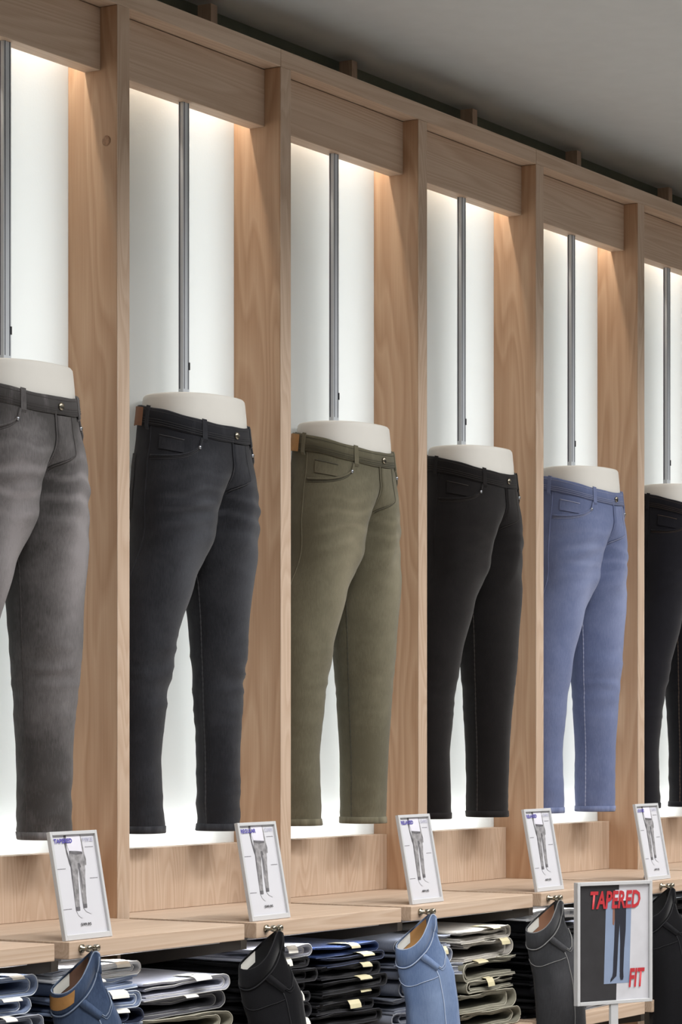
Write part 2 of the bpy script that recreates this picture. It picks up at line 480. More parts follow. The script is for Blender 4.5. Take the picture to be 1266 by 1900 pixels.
class Jeans:
    def __init__(self, slim=1.0, seed=0, wr=1.0, hem=0.0):
        self.keys = legkeys(slim)
        self.seed = seed * 13.7
        self.wr = wr
        self.hem0 = hem
    def wrinkle(self, s, u, z):
        """u: 0 front centre .. 1 back centre"""
        q = self.seed + (50 if s > 0 else 0)
        n = noise.noise
        w = 0.0030 * n(Vector((u * 3.2, z * 5.0, q)))
        w += 0.0045 * n(Vector((u * 6.0, z * 2.2, q + 9))) * (1 - ss((z - 0.78) / 0.12))
        wh = math.exp(-((z - 0.71) / 0.085) ** 2) * math.exp(-((u - 0.22) / 0.2) ** 2)
        w += wh * 0.0022 * math.sin(z * 115 + u * 18 + 2.5 * n(Vector((u * 3, z * 9, q + 3))))
        kn = math.exp(-((z - 0.34) / 0.10) ** 2) * 0.9 + math.exp(-(z / 0.13) ** 2) * 0.8
        fold = 1 - abs(n(Vector((u * 3.0 + z * 2, z * 26, q + 21)))) * 2.2
        w += kn * 0.0048 * fold * (0.4 + 0.6 * abs(n(Vector((u * 2, z * 4, q + 31)))) * 2)
        return w * self.wr * ss((HT - z) / 0.06 + 0.1)
    def torso(self, s, phi, z):
        a, bf, bb = keyed(TORSO, z)
        c = math.cos(phi)
        x = a * spow(math.sin(phi), 0.88)
        y = -bf * spow(c, 0.92) if c > 0 else -bb * spow(c, 0.92)
        if s < 0 and c > 0:
            bf2 = bf * lerp(1, 0.80, ss((0.83 - z) / 0.14))
            y *= lerp(1, bf2 / bf, ss(x / 0.05)); bf = lerp(bf, bf2, ss(x / 0.05))
        if c > 0 and x < 0.088:      # the front splits into two thighs towards the crotch
            g = ss((0.885 - z) / 0.17)
            yl = -bf * max(0.0, 1 - ((x - 0.088) / 0.093) ** 2) ** 0.5
            y = lerp(y, max(y, yl), g)
        return Vector((s * x, y, 0))
    def S(self, s, phi, z, off=0.0, wr=True):
        if z >= ZCR:
            p = self.torso(s, phi, z)
            d = Vector((s * math.sin(phi), -math.cos(phi), 0))
            dz = -0.052 * (0.5 + 0.5 * math.cos(phi)) ** 1.5 * ss((z - ZCR) / (HT - ZCR)) ** 1.0
        else:
            t = ss((ZCR - z) / 0.13)
            p0 = self.torso(s, phi, ZCR)
            lx, ly, lw, ld = keyed(self.keys[s], z)
            psi = lerp(-PI * 0.42, PI * 1.42, phi / PI)
            p1 = Vector((s * (lx + lw * math.sin(psi)), ly - ld * math.cos(psi), 0))
            p = p0.lerp(p1, t)
            d = Vector((s * lerp(math.sin(phi), math.sin(psi), t), -lerp(math.cos(phi), math.cos(psi), t), 0))
            if d.length < 1e-4: d = Vector((0, -1, 0))
            d.normalize()
            dz = 0
        e = off + (self.wrinkle(s, phi / PI, z) if wr else 0)
        # centre seam dips in a little on the body
        e -= 0.002 * math.exp(-(phi / 0.10) ** 2) * ss((z - 0.62) / 0.05) * ss((HT - z) / 0.1)
        p = p + d * e
        p.z = z + dz
        p.y = min(p.y, YMAX + off * 0.3)
        if z >= ZCR and (phi < 1e-6 or abs(phi - PI) < 1e-6): p.x = 0.0
        return p
    def Sin(self, s, q, z):
        t = ss((ZCR - z) / 0.13)
        a, bf, bb = keyed(TORSO, ZCR)
        f0 = self.S(s, 0, ZCR); b0 = self.S(s, PI, ZCR)
        p0 = b0.lerp(f0, q); p0.x = 0
        lx, ly, lw, ld = keyed(self.keys[s], z)
        psi = lerp(PI * 1.42, PI * 1.58, q)
        p1 = Vector((s * (lx + lw * math.sin(psi)), ly - ld * math.cos(psi), 0))
        p = p0.lerp(p1, t)
        d = Vector((s * math.sin(psi), -math.cos(psi), 0))
        e0, e1 = self.wrinkle(s, 1, z), self.wrinkle(s, 0, z)
        p += d * lerp(e0, e1, q) * t
        p.z = z
        p.y = min(p.y, YMAX)
        return p

def set_fade(me, fn):
    at = me.attributes.new('fade', 'FLOAT', 'POINT')
    at.data.foreach_set('value', [fn(v.co) for v in me.vertices])

def jeans_fade(amt, q):
    def fn(p):
        n = noise.noise
        fx = abs(p.x)
        f = 0.0
        if p.y < 0.02 or p.z < 0.6:
            f += 1.1 * math.exp(-((p.z - 0.62) / 0.19) ** 2) * math.exp(-((fx - 0.095) / 0.05) ** 2) * ss((0.05 - p.y) / 0.08)
            f += 0.22 * math.exp(-((p.z - 0.33) / 0.12) ** 2) * ss((0.06 - p.y) / 0.08)
            f += 0.40 * math.exp(-((p.z - 0.74) / 0.07) ** 2) * max(0, math.sin(p.z * 150 + 4 * n(Vector((p.x * 14, p.z * 10, q))))) * ss((-p.y) / 0.06)
        f += 0.25 * n(Vector((p.x * 9, p.y * 9, p.z * 5 + q)))
        f -= 0.25 * math.exp(-((p.z - 0.905) / 0.035) ** 2)
        f += 0.30 * math.exp(-((p.z - 0.012) / 0.010) ** 2) * n(Vector((p.x * 60, p.y * 60, q)))
        return amt * f
    return fn

NO, NI, NR = 44, 14, 150
def make_jeans(i, label, mat, slim, stitch, seed, fade, wr=1.0, patch=None, rivet=True, visible_seams=1.0):
    xc = (i - 1) * P + (P - W) / 2
    J = Jeans(slim, seed, wr)
    root = empty('jeans', (xc, YC, ZHEM))
    tag(root, label, 'jeans', 'jeans on the hanging forms')
    zs = sorted([ZCR * k / 100 for k in range(101)] + [ZCR + (HT - ZCR) * k / 50 for k in range(1, 51)])
    mb = MB()
    for s in (-1, 1):
        mb.grid([[J.S(s, PI * k / NO, z) for k in range(NO + 1)] for z in zs])
        mb.grid([[J.S(s, PI, z)] + [J.Sin(s, k / NI, z) for k in range(1, NI)] + [J.S(s, 0, z)] for z in zs if z <= ZCR + 1e-9])
    me = mb.mesh('denim_body', mat, True, weld=0.0004)
    set_fade(me, jeans_fade(fade, seed * 3.3))
    link('denim_body', me, root)
    # waistband
    wb = MB()
    ring = [(-1, PI * k / NO) for k in range(NO)] + [(1, PI - PI * k / NO) for k in range(NO)]
    rows = []
    for z, off in ((HT - 0.040, 0.0), (HT - 0.039, 0.0032), (HT - 0.002, 0.0036), (HT + 0.001, 0.0015), (HT, -0.002), (HT - 0.03, -0.003)):
        rows.append([J.S(s, ph, z, off, False) + Vector((0, 0, 0.0007 * math.sin(ph * 9 + seed))) for s, ph in ring])
    wb.grid(rows, True)
    me = wb.mesh('waistband', mat, True)
    set_fade(me, lambda p: fade * 0.25 * noise.noise(Vector((p.x * 45, p.y * 45, p.z * 110))) * 2.6 - 0.12)
    link('waistband', me, root)
    # hems
    for s in (-1, 1):
        hb = MB()
        rows = []
        for z, off in ((0.016, 0.0002), (0.0155, 0.0020), (0.001, 0.0024), (-0.001, 0.0006), (0.0, -0.0015), (0.02, -0.002)):
            row = [J.S(s, PI * k / NO, max(z, 0), off) for k in range(NO + 1)]
            for k in range(1, NI):
                q = J.Sin(s, k / NI, max(z, 0))
                c = Vector((sum(p.x for p in row) / len(row), sum(p.y for p in row) / len(row), q.z))
                row.append(q + (q - c).normalized() * off)
            for p in row: p.z = z
            rows.append(row)
        hb.grid(rows, True)
        me = hb.mesh('hem', mat, True)
        set_fade(me, lambda p: fade * (0.25 + 0.8 * noise.noise(Vector((p.x * 70, p.y * 70, 3)))))
        link('hem', me, root)
    vs = visible_seams
    def line(name, pts, r, m):
        q = MB(); q.tube(pts, r, 5)
        me = q.mesh(name, m, True)
        set_fade(me, lambda p: 0.12)
        return link(name, me, root)
    for s in (-1, 1):
        line('side_seam', [J.S(s, PI * 0.53, HT - 0.042 - (HT - 0.046) * k / 110, 0.0002) for k in range(111)], 0.0016 * vs, mat)
        # inner leg seam
        line('inseam', [J.Sin(s, 0.5, ZCR * k / 160) for k in range(161)], [0.0015 + 0.0007 * math.sin(k * 2.1 + seed) for k in range(161)], stitch)
        # scoop pocket: edge ridge, two stitch rows, pocket bag panel
        def pock(t, d=0.0):
            ph = lerp(0.20, 0.515, t) * PI
            z = HT - 0.043 - d - 0.070 * (1 - (1 - t) ** 2.6) ** 0.5 * (0.92 + 0.08 * t)
            return ph, z
        line('pocket_edge', [J.S(s, *pock(k / 24), 0.0016) for k in range(25)], 0.0027 * vs, mat)
        for d in (0.0045, 0.0085):
            line('pocket_stitching', [J.S(s, *pock(k / 24, d), 0.0010) for k in range(25)], 0.0007 * vs, stitch)
        # coin pocket
        if s < 0:
            cp = MB()
            cp.grid([[J.S(s, PI * lerp(0.31, 0.47, a / 8), HT - 0.058 - b * 0.0045, 0.0030) for a in range(9)] for b in range(9)])
            me = cp.mesh('coin_pocket', mat, True); set_fade(me, lambda p: 0.1)
            link('coin_pocket', me, root)
            line('coin_pocket_stitching', [J.S(s, PI * lerp(0.31, 0.47, a / 8), HT - 0.060, 0.0036) for a in range(9)], 0.0014 * vs, stitch)
        for d in (0.006, 0.0245, 0.030, 0.0355):
            line('waistband_stitching', [J.S(s, PI * k / 40, HT - d, 0.0040, False) for k in range(41)], 0.0006 * vs, stitch)
        # belt loops
        for ph in ((0.185, 0.56, 0.86)):
            lp = MB()
            rows = []
            for t in range(9):
                z = HT + 0.004 - 0.056 * t / 8
                off = 0.0055 if 0 < t < 8 else 0.0036
                if t == 8: off = 0.001
                rows.append([J.S(s, PI * ph - 0.045, min(z, HT), off - 0.003, False), J.S(s, PI * ph - 0.045, min(z, HT), off, False),
                             J.S(s, PI * ph + 0.045, min(z, HT), off, False), J.S(s, PI * ph + 0.045, min(z, HT), off - 0.003, False)])
                if z > HT:
                    for p in rows[-1]: p.z += z - HT
            lp.grid(rows, True)
            me = lp.mesh('belt_loop', mat, False); set_fade(me, lambda p: 0.15)
            link('belt_loop', me, root)
        if rivet:
            ph, z = pock(0.05, 0.004)
            p = J.S(s, ph, z, 0.002)
            q = MB(); q.lathe([(0.001, -0.0030), (0.0040, -0.0024), (0.0046, 0.0), (0.0046, 0.002)], p, 'y', 12)
            q.build('rivet', M['steel'], root, True)
    # back pocket on the side we see past
    for s in (-1, 1):
        bp = MB()
        rows = []
        for t in range(9):
            z = 0.862 - 0.13 * t / 8
            rows.append([J.S(s, PI * lerp(0.64, 0.92, a / 8), z, 0.0022) for a in range(9)])
        bp.grid(rows)
        me = bp.mesh('back_pocket', mat, True); set_fade(me, lambda p: 0.1)
        link('back_pocket', me, root)
    # fly: placket edge, J stitch, centre seam, button
    fl = MB()
    zt, zb = HT - 0.042, 0.790
    rows = []
    for k in range(21):
        z = lerp(zt, zb, k / 20)
        wd = 0.27 * (1 - ss((k - 14) / 6) * 0.95)
        rows.append([J.S(1, wd * a / 6, z, 0.0030 * (1 - 0.15 * (a == 6)) if a else 0.0036) for a in range(7)])
    rows2 = [[J.S(1, 0.0, lerp(zt, zb, k / 20), 0.0)] + rows[k] for k in range(21)]
    fl.grid(rows2)
    me = fl.mesh('fly', mat, True); set_fade(me, lambda p: 0.15)
    link('fly', me, root)
    line('fly_edge', [J.S(-1, 0.02, lerp(HT - 0.03, 0.74, k / 24), 0.0020) for k in range(25)], 0.0020 * vs, mat)
    line('fly_stitching', [J.S(1, 0.27 * (1 - ss((k - 14) / 6) * 0.92), lerp(zt, zb - 0.004, k / 20), 0.0042) for k in range(21)], 0.0008 * vs, stitch)
    p = J.S(1, 0.05, HT - 0.020, 0.0052, False)
    q = MB(); q.lathe([(0.003, -0.0035), (0.0075, -0.0028), (0.0085, -0.0008), (0.0060, 0.002)], p, 'y', 16)
    q.build('button', M['brass'], root, True)
    if patch:
        pm = MB()
        rows = []
        for b in range(7):
            z = HT - 0.002 - 0.043 * b / 6
            rows.append([J.S(-1, PI * lerp(0.60, 0.80, a / 10), z, 0.0056, False) for a in range(11)])
        pm.grid(rows)
        tag(pm.build('leather_patch', patch, root, True), 'leather brand patch on the back of the waistband')
    # the white hanging form inside
    fr = empty('mannequin_form', (xc, YC, ZHEM))
    tag(fr, 'white hanging hip form showing above the waist of the ' + WHERE[i], 'mannequin', 'white hanging forms')
    fm = MB()
    rows = []
    ztop = 2.276 - ZHEM
    for z, sc in ((0.80, 0.80), (0.86, 0.88), (0.90, 0.925), (0.95, 0.940), (ztop - 0.012, 0.930), (ztop - 0.004, 0.920), (ztop, 0.895)):
        row = []
        for s, ph in ring:
            p = J.torso(s, ph, min(z, HT))
            p = p * sc
            p.z = z
            p.y = min(p.y, YMAX - 0.006)
            row.append(p)
        rows.append(row)
    fm.grid(rows, True)
    n = len(ring)
    fm.f.append(tuple(len(fm.v) - n + k for k in range(n)))
    fm.f.append(tuple(range(n))[::-1])
    o = fm.build('hip_form', M['form'], fr, True)
    # socket that takes the rod
    q = MB(); q.lathe([(0.022, -0.004), (0.022, 0.002), (0.015, 0.006), (0.013, 0.012)], (0, 0.066 - YC, ztop), 'z', 16)
    q.build('rod_socket', M['steel'], fr, True)
    return root

MD = {}
MD['grey'] = denim('washed_grey_denim', (70, 68, 68), (140, 136, 138))
MD['blueblack'] = denim('blue_black_denim', (36, 37, 42), (72, 74, 80))
MD['olive'] = denim('olive_denim', (94, 90, 74), (136, 130, 110))
MD['black'] = denim('black_denim', (23, 21, 22), (40, 37, 37))
MD['lightblue'] = denim('light_blue_denim', (98, 109, 144), (142, 152, 186))
MD['navyblack'] = denim('navy_black_denim', (21, 21, 27), (34, 34, 42))
ST = {k: plain('stitching_' + k, c, 0.8) for k, c in dict(grey=rgb(70, 66, 66), blueblack=rgb(58, 58, 62), olive=rgb(70, 68, 56), black=rgb(48, 43, 40), lightblue=rgb(150, 156, 182), navyblack=rgb(70, 58, 48)).items()}
make_jeans(0, 'washed mid-grey jeans on a form, cut off by the left edge of the photo', MD['grey'], 1.0, ST['grey'], 1, 0.9, 1.2)
make_jeans(1, 'faded blue-black slim jeans with a brown leather patch on a hanging form', MD['blueblack'], 0.86, ST['blueblack'], 2, 0.8, 1.3, M['leather'])
make_jeans(2, 'olive green jeans with a tan patch on a hanging form', MD['olive'], 1.02, ST['olive'], 3, 0.7, 0.9, M['tan'])
make_jeans(3, 'plain black jeans on a form between the olive and the light blue pairs', MD['black'], 1.0, ST['black'], 4, 0.4, 0.8, None, True, 0.8)
make_jeans(4, 'light blue jeans with a bright rivet on a hanging form', MD['lightblue'], 1.0, ST['lightblue'], 5, 0.6, 0.9)
make_jeans(5, 'blue-tinged black jeans on a form, cut off by the right edge of the photo', MD['navyblack'], 1.0, ST['navyblack'], 6, 0.3, 0.8, None, True, 0.7)

# ------------------------------------------------------------------ text helper
def text_mesh(name, body, width, height, mat, shear=0.0, bold=0.0):
    cu = bpy.data.curves.new(name, 'FONT')
    cu.body = body
    cu.align_x = 'CENTER'; cu.align_y = 'CENTER'
    cu.size = 1.0
    cu.shear = shear
    cu.offset = bold
    cu.extrude = 0.0
    cu.resolution_u = 2
    ob = bpy.data.objects.new(name, cu)
    COL.objects.link(ob)
    dg = bpy.context.evaluated_depsgraph_get()
    me = bpy.data.meshes.new_from_object(ob.evaluated_get(dg))
    bpy.data.objects.remove(ob)
    bpy.data.curves.remove(cu)
    xs = [v.co.x for v in me.vertices]; ys = [v.co.y for v in me.vertices]
    w0, w1, h0, h1 = min(xs), max(xs), min(ys), max(ys)
    for v in me.vertices:
        v.co = Vector((((v.co.x - w0) / (w1 - w0) - 0.5) * width, 0, ((v.co.y - h0) / (h1 - h0) - 0.5) * height))
    me.materials.clear(); me.materials.append(mat)
    me.name = name
    return me

# ------------------------------------------------------------------ price signs on the shelves
SW, SHT, ST_ = 0.158, 0.214, 0.0065
SIGNS = [(0, 'TAPERED', 'MIKE', '599,95', 'grey A5 fit sign reading TAPERED MIKE on the leftmost shelf', -0.640, -0.316),
         (1, 'REGULAR', 'CLARK', '599,95', 'grey A5 fit sign reading REGULAR CLARK on the shelf below the blue-black jeans', 0.018, -0.310),
         (2, 'RELAXED', 'CHRIS', '499,95', 'grey A5 fit sign reading RELAXED on the shelf below the olive jeans', 0.710, -0.300),
         (3, 'RELAXED', 'CHRIS', '499,95', 'grey A5 fit sign reading RELAXED on the shelf below the plain black jeans', 1.325, -0.308),
         (4, 'LOOSE', 'CHRIS', '499,95', 'grey A5 fit sign reading LOOSE on the shelf below the light blue jeans', 1.968, -0.311)]
def sign(i, title, name, price, label, x, y):
    root = empty('fit_sign', (x + SW / 2, y, ZS))
    root.rotation_euler = (math.radians(-10.5), 0, math.radians(2.0))
    tag(root, label, 'sign', 'fit signs on the shelves')
    X = lambda u: (u - 0.5) * SW
    Z = lambda v: v * SHT + 0.0005
    fr = MB()
    fr.box(-SW / 2, SW / 2, 0.004, ST_, 0.0005, SHT)
    e, tp, bt = 0.0075, 0.0070, 0.0115
    fr.box(-SW / 2, -SW / 2 + e, -0.002, 0.004, 0.0005, SHT, 0.0007)
    fr.box(SW / 2 - e, SW / 2, -0.002, 0.004, 0.0005, SHT, 0.0007)
    fr.box(-SW / 2 + e, SW / 2 - e, -0.002, 0.004, SHT - tp, SHT, 0.0007)
    fr.box(-SW / 2 + e, SW / 2 - e, -0.002, 0.004, 0.0005, bt, 0.0007)
    fr.build('holder', M['frame'], root)
    ft = MB()   # short foot behind that props the leaning holder
    ft.add([(a, b, c) for a in (0.0, 0.03) for b, c in ((ST_, 0.085), (ST_ + 0.040, 0.0105), (ST_ + 0.037, 0.0105), (ST_, 0.075))],
           [(0, 1, 2, 3), (7, 6, 5, 4), (0, 4, 5, 1), (1, 5, 6, 2), (2, 6, 7, 3), (3, 7, 4, 0)])
    ft.build('prop_foot', M['frame'], root)
    MB().box(-SW / 2 + e, SW / 2 - e, 0.0032, 0.004, bt, SHT - tp).build('insert_sheet', M['paper'], root)
    def poly(nm, pts, mat, lay):
        q = MB(); q.plate([(X(u), Z(v)) for u, v in pts], 0.0032 - 0.0003 * lay, 0.0002)
        return q.build(nm, mat, root)
    # printed figure: arms, shirt, trousers, trainers
    poly('printed_arm', [(.315, .962), (.365, .962), (.355, .90), (.345, .83), (.375, .74), (.40, .70), (.405, .655), (.385, .645), (.35, .70), (.325, .79), (.31, .88)], M['darkgrey_ink'], 1)
    poly('printed_arm', [(.655, .962), (.675, .962), (.69, .88), (.70, .80), (.72, .73), (.71, .68), (.675, .675), (.68, .72), (.672, .80), (.665, .88)], M['grey_ink'], 1)
    poly('printed_shirt', [(.365, .962), (.655, .962), (.662, .88), (.655, .805), (.52, .795 if i else .815), (.385, .818), (.358, .88)], M['shirt_ink'], 2)
    poly('printed_trousers', [(.385, .816), (.52, .802), (.655, .804), (.672, .72), (.668, .64), (.635, .55), (.622, .48), (.605, .40), (.597, .34), (.585, .285), (.51, .285), (.512, .36), (.515, .45), (.523, .54), (.535, .63), (.535, .675),
         (.515, .64), (.487, .55), (.468, .45), (.445, .36), (.43, .265), (.35, .265), (.352, .36), (.357, .45), (.36, .55), (.368, .65), (.378, .74)], M['grey_ink'], 3)
    poly('printed_fold', [(.525, .70), (.56, .70), (.585, .665), (.555, .655), (.565, .58), (.56, .50), (.545, .44), (.535, .52), (.535, .60), (.53, .66)], M['darkgrey_ink'], 4)
    poly('printed_fold', [(.372, .70), (.385, .70), (.380, .60), (.374, .50), (.366, .40), (.358, .40), (.362, .50), (.366, .60)], M['darkgrey_ink'], 4)
    poly('printed_waist', [(.387, .815), (.655, .803), (.652, .783), (.52, .780), (.388, .795)], M['darkgrey_ink'], 4)
    poly('printed_cuff', [(.35, .30), (.437, .30), (.43, .265), (.35, .265)], M['darkgrey_ink'], 4)
    poly('printed_cuff', [(.515, .322), (.592, .322), (.585, .285), (.51, .285)], M['darkgrey_ink'], 4)
    poly('printed_trainer', [(.355, .262), (.43, .262), (.44, .235), (.475, .20), (.44, .195), (.38, .225)], M['lightgrey_ink'], 3)
    poly('printed_trainer', [(.515, .283), (.583, .283), (.62, .255), (.68, .235), (.65, .228), (.56, .25)], M['lightgrey_ink'], 3)
    for u0, u1, v in ((.74, .90, .845), (.09, .25, .655), (.745, .905, .555), (.09, .26, .285)):
        rr = random.Random(i * 7 + int(v * 100))
        q = MB(); u = u0
        while u < u1:
            w = rr.uniform(.008, .018)
            q.plate([(X(u), Z(v - .0035)), (X(u + w), Z(v - .0035)), (X(u + w), Z(v + rr.uniform(.002, .0055))), (X(u), Z(v + .004))], 0.0029, 0.0002)
            u += w + .006
        q.build('printed_note', M['note_ink'], root)
    for nm, body, u0, u1, v, h, mat, b in (('printed_title', title, .085, .47, .912, .042, M['blue_ink'], .030), ('printed_name', name, .70, .915, .916, .038, M['pale_ink'], 0.0), ('printed_price', price, .40, .62, .135, .031, M['black_ink'], .030)):
        if title == 'LOOSE' and nm == 'printed_title': u1 = .38
        o = link(nm, text_mesh(nm, body, (u1 - u0) * SW, h * SHT, mat, 0, b), root)
        o.location = (X((u0 + u1) / 2), 0.0014, Z(v))
    return root
for sg in SIGNS: sign(*sg)

# ------------------------------------------------------------------ free-standing poster frame
FW, FH = 0.222, 0.300
def stand_sign():
    # faces the aisle, turned a little towards the entrance
    z_at = 10.3 * P
    fwd = Vector((math.sin(TH), math.cos(TH), 0)); rt = Vector((math.cos(TH), -math.sin(TH), 0))
    def at(px, py, dist): return CAM + fwd * dist + rt * ((px - 633) / FPX * dist) + Vector((0, 0, (HORIZON - py) / FPX * dist))
    pl, pr = at(1071, 1873, z_at - 0.06), at(1210, 1852, z_at + 0.07)
    d = pr - pl
    ang = math.atan2(d.y, d.x)
    wd = math.hypot(d.x, d.y)
    base = (pl + pr) / 2
    zb = base.z
    root = empty('poster_stand', (base.x, base.y, 0), ang)
    tag(root, 'free-standing poster frame reading TAPERED FIT in red, in front of the shelves', 'sign')
    w2, hh = wd / 2, FH
    fr = MB()
    fr.box(-w2, w2, 0.004, 0.012, zb, zb + hh)
    e = 0.0085
    fr.box(-w2, -w2 + e, -0.003, 0.004, zb, zb + hh, 0.001)
    fr.box(w2 - e, w2, -0.003, 0.004, zb, zb + hh, 0.001)
    fr.box(-w2 + e, w2 - e, -0.003, 0.004, zb + hh - e, zb + hh, 0.001)
    fr.box(-w2 + e, w2 - e, -0.003, 0.004, zb, zb + e, 0.001)
    fr.build('frame', M['frame'], root)
    X = lambda u: (u - 0.5) * wd
    Z = lambda v: zb + v * hh
    def poly(nm, pts, mat, lay):
        q = MB(); q.plate([(X(u), Z(v)) for u, v in pts], 0.0032 - 0.0003 * lay, 0.0002)
        return q.build(nm, mat, root)
    poly('dark_half', [(.04, .027), (.53, .027), (.57, .973), (.04, .973)], M['char_ink'], 0)
    poly('light_half', [(.53, .027), (.96, .027), (.96, .973), (.57, .973)], M['lightgrey_ink'], 0)
    poly('photo_ground', [(.365, .165), (.705, .165), (.735, .86), (.395, .86)], M['bluegrey_ink'], 1)
    poly('printed_arm', [(.49, .86), (.515, .86), (.515, .72), (.50, .64), (.48, .65), (.482, .76)], M['skin_ink'], 2)
    poly('printed_shirt', [(.515, .93), (.66, .93), (.665, .82), (.51, .82)], M['shirt_ink'], 2)
    poly('printed_jeans', [(.51, .84), (.66, .84), (.66, .74), (.655, .60), (.635, .45), (.625, .30), (.622, .255), (.575, .255), (.578, .36), (.582, .50), (.575, .66), (.555, .50), (.545, .36), (.535, .255), (.485, .255), (.49, .36), (.502, .50), (.51, .66)], M['jeans_ink'], 3)
    poly('printed_boot', [(.485, .262), (.535, .262), (.53, .225), (.495, .205), (.45, .178), (.452, .20), (.475, .225)], M['jeans_ink'], 4)
    poly('printed_boot', [(.577, .262), (.622, .262), (.625, .215), (.618, .192), (.585, .192), (.575, .22)], M['jeans_ink'], 4)
    for body, u, v, wu, hv in (('TAPERED', .515, .852, .67, .145), ('FIT', .80, .205, .215, .155)):
        o = link('printed_word', text_mesh('printed_word', body, wu * wd, hv * hh, M['red_ink'], 0.18, 0.03), root)
        o.location = (X(u), 0.0012, Z(v))
    q = MB(); q.box(-0.0115, 0.0115, 0.0, 0.009, 0.012, zb + 0.001, 0.001)
    q.build('pole', M['frame'], root)
    q = MB(); q.lathe([(0.12, 0.0), (0.12, 0.006), (0.10, 0.010), (0.02, 0.014)], (0, 0.005, 0), 'z', 32)
    q.build('foot_plate', M['frame'], root, True)
stand_sign()

# ------------------------------------------------------------------ folded jeans in stacks
FD = {}
def fden(name, base, faded): FD[name] = denim('folded_' + name + '_denim', base, faded, 0.8)
fden('lightwash', (120, 134, 162), (176, 186, 204)); fden('navy', (20, 26, 44), (40, 48, 74)); fden('palegrey', (150, 152, 166), (196, 198, 210))
fden('midgrey', (78, 78, 84), (116, 116, 120)); fden('black', (13, 13, 16), (28, 28, 33)); fden('blue', (44, 62, 112), (76, 98, 150))
fden('bluegrey', (104, 110, 126), (154, 158, 170)); fden('beige', (150, 146, 140), (190, 186, 178)); fden('olivegrey', (108, 106, 94), (150, 146, 130)); fden('white', (198, 200, 206), (226, 228, 232))
EDGE = {k: plain('fabric_edge_' + k, c, 0.9) for k, c in dict(lightwash=rgb(196, 204, 214), navy=rgb(66, 74, 100), palegrey=rgb(206, 206, 206), midgrey=rgb(150, 150, 150), black=rgb(44, 44, 50), blue=rgb(110, 124, 160),
        bluegrey=rgb(186, 190, 200), beige=rgb(206, 202, 192), olivegrey=rgb(178, 174, 158), white=rgb(232, 232, 232)).items()}
COLN = dict(lightwash='pale blue', navy='navy', palegrey='pale grey', midgrey='mid-grey', black='black', blue='mid-blue', bluegrey='blue-grey', beige='pale beige-grey', olivegrey='olive-grey', white='white')
ORDW = ['topmost', 'second from top', 'third from top', 'fourth from top', 'fifth from top', 'sixth from top', 'seventh from top', 'eighth from top', 'ninth from top', 'tenth from top', 'eleventh from top', 'twelfth from top', 'thirteenth from top']

